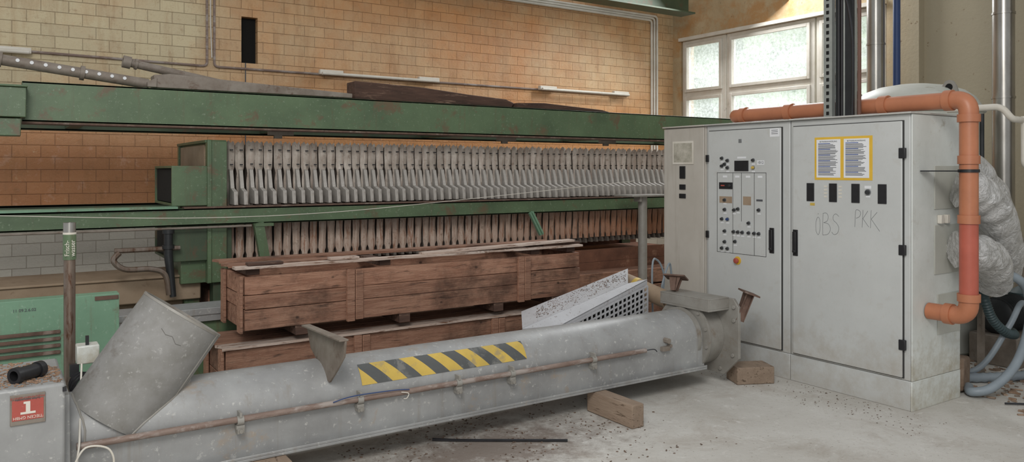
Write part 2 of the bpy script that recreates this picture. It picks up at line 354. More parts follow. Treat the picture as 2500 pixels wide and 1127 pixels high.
for k,dx in enumerate((0,.06,.12)):
    conduit('conduit',[(3,YB-.02,4.12-dx*.6),(8.98-dx,YB-.02,4.12-dx*.6),(8.98-dx,YB-.02,1.6)],.018,'white','pale pipe running along wall then down beside corner','conduit',.06,'pale pipes near the corner')
b=B(); b.box((2,8.35,4.0),(8.88,8.65,4.025)).box((2,8.49,4.025),(8.88,8.51,4.3)).box((2,8.35,4.3),(8.88,8.65,4.325))
b.out('crane_beam','greenD',label='dirty green overhead steel I-beam with rust',cat='beam',bevel=.003)

# ---------------------------------------------------------------- filter press
YF=6.6
fp=thing('filter_press',(4,7.3,0),'large green steel filter press frame with rusty stains','filter press')
def channel(x0,x1,y,z0,z1,d,t=.015):
    b=B(); b.box((x0,y,z0),(x1,y+t,z1)); 
    b.box((x0,y,z1-t),(x1,y+d,z1)).box((x0,y,z0),(x1,y+d,z0+t)); return b
channel(.15,8.05,YF,1.97,2.26,.14).out('top_rail','green',fp,bevel=.003)
channel(-.4,8.05,7.9,1.97,2.26,.14).out('top_rail','greenD',fp,bevel=.003)
for x in (.5,2.2,4.0,6.0,7.6): B().box((x,YF+.03,1.985),(x+.1,7.92,2.05)).out('cross_tie','greenD',fp)
for x in (2.0,4.4,5.8): B().box((x,6.9,1.93),(x+.22,6.95,1.985)).box((x+.05,6.91,1.90),(x+.12,6.94,1.93)).out('rail_bracket','galvD',fp)
B().box((.15,YF-.02,1.955),(8.05,YF+.16,1.969)).out('lower_flange_strip','rust',fp)
b=B(); b.box((-.5,6.42,1.99),(.17,6.62,2.2)).box((-.5,6.40,2.2),(.18,6.64,2.215)).box((-.5,6.45,1.86),(.14,6.62,1.985)); b.out('end_bracket','green',fp,bevel=.005)
channel(-.5,7.3,6.66,1.17,1.31,.12).out('side_rail','green',fp,bevel=.003)
B().box((-.5,6.62,1.312),(1.2,6.80,1.33)).out('rail_cover','greenL',fp)
b=B().box((1.25,6.64,1.31),(7.3,6.8,1.322)); b.out('slide_strip','rust',fp)
channel(-.5,7.3,7.98,1.17,1.31,.1).out('side_rail','greenD',fp)
b=B(); b.box((1.47,6.72,.69),(1.60,7.95,1.86)); b.box((1.44,6.70,.69),(1.475,6.78,1.87)).box((1.44,7.9,.69),(1.475,7.97,1.87)).box((1.43,6.74,1.845),(1.6,7.95,1.87))
b.out('press_head','green',fp,bevel=.006)
b=B(); b.box((1.445,6.85,1.36),(1.468,7.85,1.83)); b.out('head_panel','conc',fp)
def hollow(z0,z1,x0=1.17):
    b=B(); t=.02; x1=1.445
    b.box((x0,6.72,z0),(x1,6.72+t,z1)).box((x0,7.5,z0),(x1,7.52,z1)).box((x0,6.74,z1-t),(x1,7.5,z1)).box((x0,6.74,z0),(x1,7.5,z0+t)).box((x1-.03,6.74,z0),(x1,7.5,z1)); b.mi=1; b.box((x0+.015,6.745,z0+.025),(x1-.04,7.495,z1-.025)); return b  # black block inside paints the shade of the hollow
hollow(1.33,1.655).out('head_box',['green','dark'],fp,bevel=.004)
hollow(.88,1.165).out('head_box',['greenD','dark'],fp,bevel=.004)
b=B(); b.box((1.25,6.78,.69),(1.46,6.9,.88)).box((1.3,6.9,.45),(1.42,7.5,.9)); b.out('head_foot','green',fp,bevel=.004)
b=B(); R=Matrix.Rotation(math.radians(-10),3,'Y'); b.box((1.82,6.60,.83),(1.90,6.655,1.18),R); b.box((1.80,6.59,1.15),(1.95,6.655,1.175)); b.out('brace','green',fp)
b=B(); R=Matrix.Rotation(math.radians(-30),3,'Y'); b.box((4.67,6.62,.93),(4.72,6.655,1.20),R); b.box((4.69,6.60,.93),(4.70,6.62,1.20),R); b.out('brace','greenL',fp)
for x in (1.5,7.0):
    B().box((x,6.77,0),(x+.15,6.9,1.17)).out('frame_leg','greenD',fp,bevel=.004); B().box((x,7.9,0),(x+.15,7.98,1.17)).out('frame_leg','greenD',fp,bevel=.004)
b=B(); b.box((1.62,6.72,.62),(7.3,7.95,.64)).box((1.62,6.70,.60),(7.3,6.73,.74)).box((1.62,7.95,.6),(7.3,7.98,.74)); b.box((1.62,6.69,.50),(7.3,6.75,.60)); b.out('drip_tray','rusttray',fp,bevel=.004)
B().box((1.5,6.95,0),(7.2,7.85,.6)).out('press_plinth','rusttray',fp)
def clothmesh(k):
    b=B(); rows=[]
    zs=[1.855-i*(1.0/34) for i in range(35)]
    for i,z in enumerate(zs):
        if z>1.645: hw=.0375
        elif z>1.60: hw=.0375-(1.645-z)/.045*.015
        elif z>1.42: hw=.0225+.010*math.sin((1.60-z)/.18*math.pi)
        elif z>1.3: hw=.022
        else: hw=.0355+.0025*math.sin((z+.07*k)*15)
        if z<.90: hw-=.010
        row=[]
        for j in range(5):
            s=(j-2)/2; yy=6.885+.026*s*s+.014*noise.noise(V((s+k*4,z*7,k)))-(.0 if z>1.3 else .006*math.sin(z*11+k))
            zz=z+(.012*noise.noise(V((s*3,k*5.3,1))) if i==0 else 0)+(.02*(j%2) if i==0 else 0)
            row.append(b.bm.verts.new((s*hw+.003*noise.noise(V((z*5,k*2.2,0))),yy,zz)))
        rows.append(row)
    for i in range(len(rows)-1):
        for j in range(4): b._f([rows[i][j],rows[i][j+1],rows[i+1][j+1],rows[i+1][j]])
    return b
prot=[]
for k in range(4):
    b=B(); b.prism([(-.018,6.93,.86),(-.018,7.9,.86),(-.018,7.9,1.84),(-.018,6.93,1.84)],(.036,0,0))
    b.prism([(-.022,6.90,.80),(-.022,7.05,.80),(-.022,7.05,.9),(-.022,6.92,.9)],(.03,0,0))
    root=b.out('filter_plate','plate',origin=(0,7.3,.8))
    c=clothmesh(k).out('filter_cloth','cloth',root,origin=(0,6.9,.8))
    h=B().prism([(-.016,6.91,1.64),(-.016,6.865,1.62),(-.016,6.82,1.47),(-.016,6.715,1.44),(-.016,6.70,1.33),(-.016,6.91,1.33)],(.032,0,0)).out('plate_handle','handle',root,bevel=.003)
    s=B().box((-.012,6.860,1.79),(.014,6.870,1.80)).out('cloth_clip','black',root)
    s2=B().box((-.01,6.860,1.665),(.014,6.870,1.675)).out('cloth_clip','black',root)
    prot.append((root,[c,h,s,s2]))
pitch=.0815; N=66
for i in range(N):
    root,ch=prot[i%4] if i>=4 else prot[i]
    x=1.672+i*pitch+random.uniform(-.003,.003)
    if i<4: r=root; 
    else:
        r=root.copy(); COL.objects.link(r)
        for c in ch:
            cc=c.copy(); cc.parent=r; COL.objects.link(cc)
    r.location=(x,7.3,.8+random.uniform(-.003,.004)); r.rotation_euler=(0,random.uniform(-.003,.003),0)
    meta(r,'grey filter plate with pale draped cloth hanging in the press','filter plate','filter plates in the press')

# items on the rails
b=B(); b.prism([(2.71,6.68,2.265),(2.71,6.68,2.43),(2.95,6.68,2.425),(3.4,6.68,2.41),(3.9,6.68,2.37),(4.35,6.68,2.345),(4.45,6.68,2.31),(4.42,6.68,2.265)],(0,.2,0)); b.out('timber_beam','woodD',label='long dark rough timber lying on the green rail',cat='timber',bevel=.008)
b=B(); b.prism([(4.46,6.64,2.265),(4.46,6.64,2.31),(4.8,6.64,2.325),(5.6,6.64,2.285),(5.7,6.64,2.265)],(0,.12,0)); b.out('plank','woodD',label='thin splintered brown board lying on the green rail',cat='plank',bevel=.004)
b=B(); b.prism([(1.03,6.66,2.27),(1.03,6.66,2.37),(1.15,6.66,2.385),(2.68,6.66,2.31),(2.68,6.66,2.27)],(0,.16,0)); b.prism([(.98,6.64,2.27),(1.05,6.64,2.27),(1.05,6.64,2.35),(.98,6.64,2.31)],(0,.05,0)); b.out('plank','galvD',label='grey weathered plank lying on the green rail',cat='plank',bevel=.006)
b=B(); P0=V((-.25,6.72,2.45));P1=V((1.0,6.72,2.30)); b.pipe(P0,P1,.04,.032,20)
D=(P1-P0).normalized()
b.mi=1
for k in range(9):
    p=P0.lerp(P1,.3+k*.07); b.cyl(p+V((0,-.046,.01)),p+V((0,-.03,.01)),.013,10)
b.mi=0
for k in (.0,.42): 
    p=P0.lerp(P1,.2+k); b.pipe(p,p+D*.03,.055,.04,20)
b.out('perforated_pipe',['galvD','paper'],label='grey steel pipe with a row of holes on the rail',cat='pipe')
b=B(); P0=V((.86,7.0,2.50));P1=V((1.95,7.0,2.31)); D=(P1-P0).normalized(); b.pipe(P0,P1,.034,.026,20); b.pipe(P0-D*.01,P0+D*.05,.05,.03,20); b.pipe(P0+D*.08,P0+D*.1,.045,.03,20)
b.out('steel_pipe','galvD',label='grey dusty steel pipe with collar at its end',cat='pipe')

# left under-structure
b=B(); b.box((-.5,6.85,.55),(1.42,7.5,.74)).box((-.5,6.83,.74),(1.42,7.5,.76)); b.box((-.5,6.95,0),(1.3,7.4,.55)); b.out('concrete_ledge','conc',label='stained concrete ledge below the press head',cat='ledge',bevel=.01)
b=B(); b.box((.62,6.05,.55),(2.1,6.35,.60)).box((.62,6.06,.5),(2.1,6.07,.60)); b.out('steel_trough','galv',label='pale steel trough edge resting on green cabinet',cat='trough',bevel=.004)
b=B(); b.box((.67,6.1,0),(2.1,6.5,.497)); b.out('low_green_cabinet','green',label='low green painted steel box behind the crates',cat='steel box',bevel=.01)
gc=thing('green_cabinet',(0,5.66,0),'pale green steel panel cabinet with rusty ventilation slots','cabinet')
B().box((-.8,5.6,0),(.66,5.72,.825)).out('body','greenL',gc,bevel=.003)
for k in range(4): B().box((-.2,5.58,.48+k*.042),(.33,5.6,.502+k*.042)).out('louvre','rust',gc,bevel=.004)
B().box((.52,5.592,.79),(.655,5.6,.815)).out('rust_patch','rust',gc)
text('11 09.2.6.02',.025,(.14,5.598,.765),*FY,'ink',gc)
b=B(); b.tube(rpath([(.75,6.65,1.0),(1.22,6.65,1.0)],.02),.02,10); b.out('waste_pipe','steelR',label='short horizontal steel pipe below press head',cat='pipe')
b=B(); b.tube(spath([(.78,6.6,.99),(.74,6.6,.93),(.82,6.6,.86),(1.0,6.6,.85),(1.1,6.6,.8),(1.13,6.6,.64)]),.022,10); b.out('drain_hose','steelR',label='bent grey drain hose under press head',cat='hose')
b=B(); b.tube([(1.13,6.63,1.12),(1.13,6.63,.95),(1.16,6.6,.62)],.03,12,rf=lambda t,i:.034 if i<2 else .024); b.cyl((1.13,6.63,1.12),(1.13,6.63,1.15),.045); b.cyl((1.13,6.63,1.0),(1.13,6.63,1.03),.045); b.out('valve_pipe','blackm',label='dark vertical valve pipe below the press head',cat='pipe')
conduit('cable',[(.0,6.645,1.158),(1.5,6.645,1.155),(1.78,6.645,1.155)],.01,'galvD','thin grey conduit along underside of green rail','cable')
b=B(); b.tube(spath([(0,6.55,1.30),(1.2,6.5,1.245),(2.3,6.5,1.25),(3.5,6.5,1.32),(5.9,6.45,1.50)],10),.003,6); b.out('rope','white',label='thin pale sagging rope stretched before the press',cat='rope')

b=B(); b.cyl((5.88,6.3,0),(5.88,6.3,1.335),.05,20); b.box((5.6,6.15,1.335),(6.15,6.45,1.355)); b.box((5.75,6.2,1.28),(5.78,6.3,1.34)); b.cyl((5.88,6.3,0),(5.88,6.3,.02),.09,20); b.out('steel_stand','galvM',label='grey round steel post stand with flat top plate',cat='stand',bevel=.003)
b=B()
for k in range(3): b.box((4.45,6.42,.0+k*.18),(7.0,6.66,.16+k*.18))
b.out('timber_stack','wood',label='stack of brown boards beneath the filter press',cat='boards',bevel=.006)

# ---------------------------------------------------------------- crates
def crate(x0,x1,y0,y1,z0,z1,lab,bat,hs,full=False):
    e=thing('wooden_crate',((x0+x1)/2,(y0+y1)/2,z0-.07),lab,'crate','stacked wooden crates')
    t=.025; b=B(); za=z0; tot=sum(hs)
    for k,hh in enumerate(hs):
        zb=za+hh*(z1-z0)/tot-.006; 
        xs=[x0]+sorted(random.uniform(x0+.5,x1-.5) for _ in range(random.choice((0,0,1))))+[x1]
        for a,c in zip(xs[:-1],xs[1:]):
            j=random.uniform(-.008,.005); r=Matrix.Rotation(random.uniform(-.0015,.0015),3,'Y'); b.box((a+.002,y0+j,za),(c-.003,y0+t+j,zb),r)
        j=random.uniform(-.006,.004)
        b.box((x0+t,y1-t,za),(x1-t,y1,zb)); b.box((x0+j,y0+t+.01,za),(x0+t+j,y1-.002,zb)); b.box((x1-t,y0+t+.01,za),(x1,y1-.002,zb)); za=zb+.006
    b.box((x0+t+.01,y0+t+.01,z0),(x1-t-.01,y1-t-.01,z0+t)); b.out('body','wood',e,bevel=.003)
    for xa in bat: B().box((xa,y0-.036,z0-.01),(xa+.06,y0-.009,z1+.0)).box((xa+.066,y0-.032,z0+.0),(xa+.125,y0-.009,z1-.005)).out('batten','wood',e,bevel=.004)
    for yy in ((y0+.0,y0+.09),(y1-.09,y1)): B().box((x0-.03,yy[0],z0-.02),(x0-.009,yy[1],z1)).out('batten','wood',e,bevel=.004)
    gap=.0 if full else .045
    if gap:
        for xa in (x0+.02,x0+1.0,x1-.5,x1-.12): B().box((xa,y0+.03,z1+.001),(xa+.09,y1-.01,z1+gap)).out('cross_batten','woodD',e,bevel=.003)
    nbd=4; w=(y1-y0+.06)/nbd
    for k in range(nbd):
        if not full and k==2: continue
        ya=y0-.04+k*w; xe=x1+random.uniform(-.02,.03) if (full or k!=1) else x0+.75
        xs_=x0-.06+random.uniform(-.03,.03); poly=[(xs_,ya+.004),(xs_+.02,ya+w*.5),(xs_-.015,ya+w-.006),(xe,ya+w-.006),(xe-.03,ya+w*.4),(xe+.01,ya+.004)]
        if not full and k==0:
            nn=22; fr=[(xe-(xe-xs_)*i/nn,ya+.004+.022*abs(noise.noise(V((i*.9,1,0))))+(.03 if i in (6,7,13) else 0)) for i in range(nn+1)]
            bk=[(xs_+(xe-xs_)*i/nn,ya+w*.62+.022*noise.noise(V((i*.8,5,0)))) for i in range(nn+1)]; poly=fr+bk
        B().prism([(p[0],p[1],z1+gap+.004) for p in poly],(0,0,.018)).out('lid_board','wood' if k else 'woodL',e)
    for xa in (x0+.35,x0+1.15,x0+2.0,x1-.3): B().box((xa,y0+.0,z0-.07),(xa+.09,y1-.02,z0-.002)).out('runner','woodD',e,bevel=.004)
    return e
crate(1.29,4.55,5.46,6.0,.07,.40,'lower long weathered brown wooden crate on the floor',[2.2,3.4],[1,1.3],True)
crate(1.40,4.29,5.40,5.95,.53,.90,'upper long weathered brown wooden crate with loose lid boards',[2.12,3.62],[1.3,.9,1.2])
b=B(); b.box((2.75,5.38,.978),(4.22,5.48,.998),Matrix.Rotation(math.radians(-1.2),3,'Y')); b.out('plank','woodL',label='pale loose plank lying on the crate lid',cat='plank',bevel=.003)
b=B(); b.box((3.9,5.42,.968),(4.32,5.52,.99),Matrix.Rotation(.08,3,'Z')); b.out('plank','woodD',label='dark loose plank lying on the crate lid',cat='plank',bevel=.003)
B().box((1.42,5.38,.970),(1.66,5.46,.988)).out('wood_offcut','woodD',label='small dark wood offcut on the crate lid',cat='offcut',bevel=.004)
B().box((2.0,5.38,.970),(2.22,5.46,.99)).out('wood_offcut','woodL',label='small pale wood offcut on the crate lid',cat='offcut',bevel=.004)

# ---------------------------------------------------------------- screw conveyor
CY,CZ,R=4.25,.36,.2
sc=thing('screw_conveyor',(2.4,CY,.13),'long grey steel tube screw conveyor resting on timbers','conveyor')
b=B(); prof=[(CY-R,.165)]
for k in range(25):
    a=math.pi-k*math.pi/24; prof.append((CY+R*math.cos(a),CZ+R*math.sin(a)))
prof+=[(CY+R,.165)]
x0,x1=.27,4.4; nx=30; rings=[]
for i in range(nx+1):
    x=x0+(x1-x0)*i/nx; rings.append([b.bm.verts.new((x,y,z)) for y,z in prof])
for i in range(nx):
    for k in range(len(prof)-1): b._f([rings[i][k],rings[i][k+1],rings[i+1][k+1],rings[i+1][k]])
b._f(rings[0]); b._f(rings[-1][::-1])
b.out('body','galv',sc)
b=B(); b.box((.27,CY-R-.05,.15),(4.38,CY+R+.05,.165)).box((.27,CY-R-.05,.165),(4.38,CY-R-.042,.18)); b.out('base_flange','galv',sc,bevel=.003)
a=V((.58,.0,.815)).normalized(); top=V((.795,4.25,.886)); b=B(); bot=top-a*.58
b.pipe(bot,top,.215,.208,40); b.out('inlet_duct','galvC',sc)
b=B(); b.pipe(top-a*.010,top+a*.002,.217,.207,40); b.out('duct_rim','galvM',sc)
e1=a.cross(V((0,1,0))).normalized(); e2=a.cross(e1).normalized(); base=math.atan2(V((0,-1,0)).dot(e2),V((0,-1,0)).dot(e1))
def onduct(h,ang,rr=.2158): return top-a*h+(e1*math.cos(ang)+e2*math.sin(ang))*rr
def hit(ang):
    h=.1
    while h<1.0:
        p=onduct(h,ang)
        if p.z<CZ+math.sqrt(max(R*R-(p.y-CY)**2,0)): return onduct(h,ang,.217)
        h+=.004
    return None
pts=[hit(base+d) for d in [i*.09-1.5 for i in range(34)]]; pts=[p for p in pts if p is not None and p.y<CY]
b=B(); 
if len(pts)>3: b.tube(pts,.005,6)
b.tube([onduct(.002,base+.9,.2165),onduct(.62,base+.9,.2165)],.003,5); b.out('weld_seam','galvM',sc)
b=B(); b.tube([onduct(.10,base-.45),onduct(.115,base-.3),onduct(.108,base-.15),onduct(.13,base+.0),onduct(.125,base+.12)],.0012,5)
b.out('crack','seam',sc)
b=B(); X0=1.5
b.prism([(X0,4.43,.715),(X0,3.83,.735),(X0,3.85,.65),(X0,3.96,.55),(X0,4.06,.47),(X0,4.14,.48),(X0,4.25,.55),(X0,4.36,.60)],(.012,0,0))
b.prism([(X0-.03,4.43,.715),(X0-.03,3.83,.735),(X0-.03,3.83,.745),(X0-.03,4.43,.725)],(.05,0,0)); b.out('foot_bracket','galvD',sc,bevel=.002)
b=B(); xa,xb=1.69,2.80; A0,A1=math.radians(19),math.radians(55); na=8
def tp(u,w):
    an=A0+(A1-A0)*w; rr=R+.0025; return (xa+(xb-xa)*u,CY-rr*math.cos(an),CZ+rr*math.sin(an))
stripe=.0925; shear=.115
gv={}
def vv(x,w):
    k=(round(x,4),round(w,4))
    if k not in gv: gv[k]=b.bm.verts.new(tp((x-xa)/(xb-xa),w))
    return gv[k]
nst=int((xb-xa+shear)/stripe)+2
for j in range(na):
    w0,w1=j/na,(j+1)/na
    for s in range(-1,nst):
        for h in range(4):
            c0=xa+(s+h/4)*stripe; c1=xa+(s+(h+1)/4)*stripe
            pts=[(c0-shear*w0,w0),(c1-shear*w0,w0),(c1-shear*w1,w1),(c0-shear*w1,w1)]
            cl=[(min(max(x,xa),xb),w) for x,w in pts]
            if cl[1][0]-cl[0][0]<1e-5 and cl[2][0]-cl[3][0]<1e-5: continue
            vs=[]; 
            for p in cl:
                q_=vv(*p)
                if q_ not in vs: vs.append(q_)
            b.mi=s%2
            if len(vs)>=3: b._f(vs)
b.out('hazard_stripe',['yel','blk'],sc)
yp=CY-R-.03
b=B(); b.tube([(.30,yp,.37),(1.7,yp,.365),(1.95,yp-.0,.362),(3.78,yp,.36)],.0165,12); b.out('side_conduit','rustpipe',sc)
for x in (1.02,1.66,2.28,2.66,3.31):
    b=B(); b.box((x-.017,yp-.02,.30),(x+.017,CY-R+.0,.325)); b.box((x-.02,yp-.012,.32),(x+.02,CY-R,.34)); b.pipe((x-.016,yp,.362),(x+.016,yp,.362),.024,.016,14); b.box((x-.006,yp-.02,.38),(x+.006,CY-R+.01,.405)); b.cyl((x,yp-.03,.313),(x,yp-.018,.313),.011,6)
    b.out('pipe_clamp','galvM',sc)
b=B(); b.tube(spath([(3.77,yp-.0,.36),(3.84,yp-.02,.365),(3.87,yp-.02,.345)]),.0035,6); b.out('wire','inkD',sc)
b=B(); b.tube(spath([(1.5,yp-.02,.378),(1.62,yp-.025,.395),(1.85,yp-.02,.388),(1.95,yp-.02,.378)]),.003,6); b.out('cable','bluep',sc)
b=B(); b.tube(spath([(1.9,yp-.02,.37),(1.94,yp-.03,.36),(1.93,yp-.03,.335),(1.91,yp-.03,.335)]),.0025,6); b.out('cable','white',sc)
b=B(); b.pipe((4.38,CY,CZ),(4.40,CY,CZ),.27,.2,40); b.pipe((4.33,CY,CZ),(4.36,CY,CZ),.215,.2,40)
for k in range(12):
    an=k*math.pi/6+.2; p=(4.382,CY+.25*math.cos(an),CZ+.25*math.sin(an)); b.cyl(p,(4.368,p[1],p[2]),.012,6)
b.out('end_flange','galvM',sc)
b=B(); X0=4.58
b.prism([(X0,3.88,.60),(X0,3.93,.66),(X0,4.54,.66),(X0,4.56,.60),(X0,4.56,.22),(X0,4.42,.08),(X0,4.02,.08),(X0,3.88,.22)],(.025,0,0))
b.pipe((4.40,CY,CZ),(4.58,CY,CZ),.235,.2,36)
for (yy,zz) in ((3.92,.5),(3.93,.24),(4.05,.12),(3.92,.6)): b.cyl((4.565,yy,zz),(4.58,yy,zz),.016,6)
b.out('end_plate','galvM',sc,bevel=.002)
b=B(); b.box((4.36,3.97,.575),(4.58,4.47,.59)).box((4.36,3.97,.59),(4.375,4.47,.66)).box((4.375,3.97,.59),(4.58,3.985,.66)).box((4.375,4.455,.59),(4.58,4.47,.66)).box((4.36,3.97,.66),(4.58,4.47,.668)); b.out('top_bracket','galvM',sc,bevel=.002)
def foot(p,d):
    b=B(); p=V(p); d=V(d); rt=d.to_track_quat('Z','Y').to_matrix()
    L=d.length
    def tf(x,y,z): return p+rt@V((x,y,z))
    for yy in (-.03,.022): b.prism([tf(-.02,yy,0),tf(.02,yy,0),tf(.045,yy,L),tf(-.045,yy,L)],rt@V((0,.008,0)))
    b.prism([tf(-.02,-.03,0),tf(-.012,-.03,0),tf(-.012,.03,0),tf(-.02,.03,0)],rt@V((0,0,L)))
    b.box((p.x-.085,p.y-.06,p.z+L),(p.x+.085,p.y+.06,p.z+L+.012),rt,p); b.out('support_foot','rust',sc)
foot((4.61,3.90,.50),(.06,-.04,.20)); foot((4.44,4.40,.668),(.04,.02,.10))
b=B(); b.box((3.95,CY-R-.03,.33),(4.02,CY-R+.02,.36)); b.cyl((4.0,CY-R-.04,.40),(4.0,CY-R+.03,.40),.02,6); b.cyl((4.03,CY-R-.03,.36),(4.03,CY-R+.03,.36),.014,6); b.out('bolt_lug','galvD',sc)
b=B(); b.box((-.35,3.85,.12),(.245,4.39,.706)); b.out('drive_box','galv',sc,bevel=.012)
b=B(); b.prism([(.245,3.9,.13),(.245,4.5,.13),(.245,4.5,.62),(.245,3.98,.62)],(.025,0,0)); b.out('drive_flange','galv',sc,bevel=.003)
b=B(); b.box((.235,3.84,.672),(.25,3.86,.69)); b.out('latch','black',sc)
np_=B(); np_.box((.045,3.843,.555),(.172,3.85,.682)); np_=np_.out('maker_plate','galvD',sc,bevel=.002)
b=B(); b.box((.052,3.841,.575),(.165,3.8445,.660)); b.out('enamel_field','red',np_)
b=B(); b.box((.082,3.839,.600),(.136,3.842,.609)).box((.101,3.839,.609),(.117,3.842,.652)).box((.093,3.839,.643),(.101,3.842,.652)); b.out('emblem','white',np_)
UD=((-1,0,0),(0,0,-1))
text('MASCHINEN+GERÄTE',.0125,(.108,3.8405,.669),*UD,'red',np_); text('D-7954 RIEDLINGEN',.010,(.108,3.8405,.6615),*UD,'ink',np_); text('TIECEN GMBH',.0165,(.108,3.8405,.586),*UD,'white',np_)

def scatter(name,n,x0,x1,y0,y1,z,s0,s1,m,lab,cat,dens=None):
    b=B()
    for _ in range(n):
        x=random.uniform(x0,x1);y=random.uniform(y0,y1)
        if dens and not dens(x,y): continue
        s=random.uniform(s0,s1); rt=Matrix.Rotation(random.uniform(0,6.3),3,'Z')@Matrix.Rotation(random.uniform(-.3,.3),3,'X')
        b.box((x-s,y-s*.5,z),(x+s,y+s*.5,z+s*random.uniform(.3,.6)),rt)
    return b.out(name,m,label=lab,cat=cat,kind='stuff',smooth=False)
scatter('wood_chips',600,-.1,.235,3.88,4.37,.707,.003,.008,'chips','scattered brown wood chips on the drive box','wood chips',lambda x,y:(x+y*.6)<2.74)
b=B(); b.pipe((.065,3.95,.740),(.16,4.035,.740),.030,.022,24); b.pipe((.060,3.945,.740),(.078,3.962,.740),.035,.022,24); b.pipe((.145,4.02,.740),(.165,4.04,.740),.035,.025,24); b.out('rubber_sleeve','black',label='short black rubber pipe sleeve lying on the drive box',cat='pipe sleeve')
wp=thing('water_pipe',(.312,4.6,0),'upright steel water pipe with green lettered sleeve','pipe')
px,py=.312,4.6
B().cyl((px,py,0),(px,py,1.2),.027,20).out('lower_pipe','steelR',wp)
B().pipe((px,py,1.19),(px,py,1.35),.029,.025,24).out('chrome_end','steel',wp)
B().pipe((px,py,1.16),(px,py,1.29),.0305,.028,24).out('green_sleeve','green',wp)
B().pipe((px,py,1.29),(px,py,1.30),.031,.028,24).out('white_band','white',wp)
text('Frisch-\nwasser',.030,(px,py-.032,1.22),(0,0,1),(-1,0,0),'white',wp)
jb=thing('junction_box',(.36,4.42,.6),'small grey electrical box with coiled black cable','junction box')
B().box((.33,4.40,.655),(.43,4.50,.745)).out('body','cabS',jb,bevel=.006)
B().box((.37,4.42,.745),(.385,4.44,.79)).out('connector','black',jb); B().box((.30,4.4,.60),(.34,4.43,.66)).out('connector','black',jb)
b=B()
for k in range(5):
    b.tube([(.345+.045*math.cos(t)+.004*k,4.40-.012*k,.56+.055*math.sin(t+.3*k)) for t in [i*math.pi/12 for i in range(25)]],.007,6)
b.out('cable_coil','black',jb)
b=B(); b.tube(spath([(.35,4.39,.66),(.33,4.2,.55),(.31,4.0,.4),(.30,3.95,.3),(.36,3.95,.24),(.44,3.95,.28),(.42,3.95,.36),(.33,3.95,.38),(.28,3.95,.3)],8),.0045,8); b.out('cable','white',jb)

b=B(); b.box((3.31,3.64,0),(3.41,4.09,.148)); b.out('timber_block','woodY',label='square timber block under the conveyor on floor',cat='timber block',bevel=.008)
b=B(); b.box((1.05,3.9,0),(1.25,4.6,.148)); b.out('timber_block','woodY',label='timber block supporting the conveyor near inlet',cat='timber block',bevel=.008)
b=B(); b.box((4.68,3.88,0),(4.98,4.08,.13),Matrix.Rotation(math.radians(-25),3,'Z')); b.out('timber_block','woodY',label='short offcut block beside the control cabinet',cat='timber block',bevel=.008)
b=B(); b.tube([(2.17,4.14,.012),(2.3,4.05,.008),(2.84,3.69,.008)],.009,6); b.out('rod','black',label='thin black strip lying on concrete floor',cat='strip')
scatter('floor_debris',3600,1.2,4.6,3.1,4.9,.001,.0015,.008,'grit','fine brown crumbs and chips on concrete floor','debris',lambda x,y:random.random()<max(.0,1-abs(x-2.4)*.75) and noise.noise(V((x*3,y*3,0)))>-.15)
scatter('floor_debris',260,4.65,5.08,2.6,4.6,.001,.0015,.005,'grit','sparse dark crumbs on the dusty floor','debris')
scatter('floor_debris',1600,5.3,8.5,1.8,3.9,.001,.006,.03,'rubble','rubble crumbs on the floor beside cabinet','debris',lambda x,y:x>5.85 or y<2.5 and random.random()<.2)

b=B(); A=V((3.43,5.05,.512));Bq=V((4.587,5.10,.763));C=V((4.30,4.78,.70));D=V((3.235,4.75,.456))
nrm=(Bq-A).cross(D-A).normalized()
if nrm.z<0: nrm=-nrm
b.prism([A,Bq,C,D],nrm*-.006)
D2=V((3.50,4.65,.458)); C2=V((4.40,4.66,.735))
b.prism([D+V((0,0,-.004)),C+V((0,0,-.004)),C2,D2],(0,0,-.008)); b.prism([D2,C2,C2+V((0,0,-.045)),D2+V((0,0,-.045))],(0,.006,0))
for u,w in ((.2,.3),(.4,.55),(.6,.3),(.8,.6),(.9,.3)):
    p=A.lerp(Bq,u).lerp(D.lerp(C,u),w); b.cyl(p,p+nrm*.012,.014,8)
b.out('metal_channel','dirtw',label='dirty light grey folded metal channel leaning upward',cat='metal channel')
ch_=B()
for _ in range(700):
    u=random.uniform(.12,.98); w=random.gauss(.45,.22)
    if not 0.03<w<.97: continue
    p=A.lerp(Bq,u).lerp(D.lerp(C,u),w)+nrm*.001; s=random.uniform(.0015,.006); ch_.box(p-V((s,s*.5,0)),p+V((s,s*.5,s*.5)),Matrix.Rotation(random.uniform(0,6),3,'Z'))
ch_.out('dirt_crumbs','grit',label='brown dirt crumbs scattered on the metal channel',cat='dirt',kind='stuff',smooth=False)
gb=thing('perforated_crate',(4.0,4.75,.0),'steel perforated lattice box with dark holes behind conveyor','lattice box')
def lattice(P,U,W,nu_,nw,th=.007):
    b=B(); P=V(P);U=V(U);W=V(W); n_=U.cross(W).normalized()*.008; u_=U.normalized()*th; w_=W.normalized()*th
    for k in range(nu_+1): p=P+U*k/nu_; b.prism([p-u_,p+u_,p+u_+W,p-u_+W],n_)
    for k in range(nw+1): p=P+W*k/nw; b.prism([p-w_,p+w_,p+w_+U,p-w_+U],n_*.9)
    return b
gU=V((.80,0,.235)); gP=V((3.58,4.64,.20)); gW=V((0,0,.25))
lattice(gP,gU,gW,18,6).out('front_panel','dirtw',gb)
b=B(); p=gP+V((0,.03,0)); b.prism([p,p+gU,p+gU+gW,p+gW],(0,.06,0)); b.out('shade_backing','dark',gb)  # black slab added to paint the shade seen through the lattice holes
b=B(); b.prism([gP+V((0,.03,-.2)),gP+gU+V((0,.03,-.435)),gP+gU+V((0,.03,-.002)),gP+V((0,.03,-.002))],(0,.06,0)); b.out('base','galvD',gb)
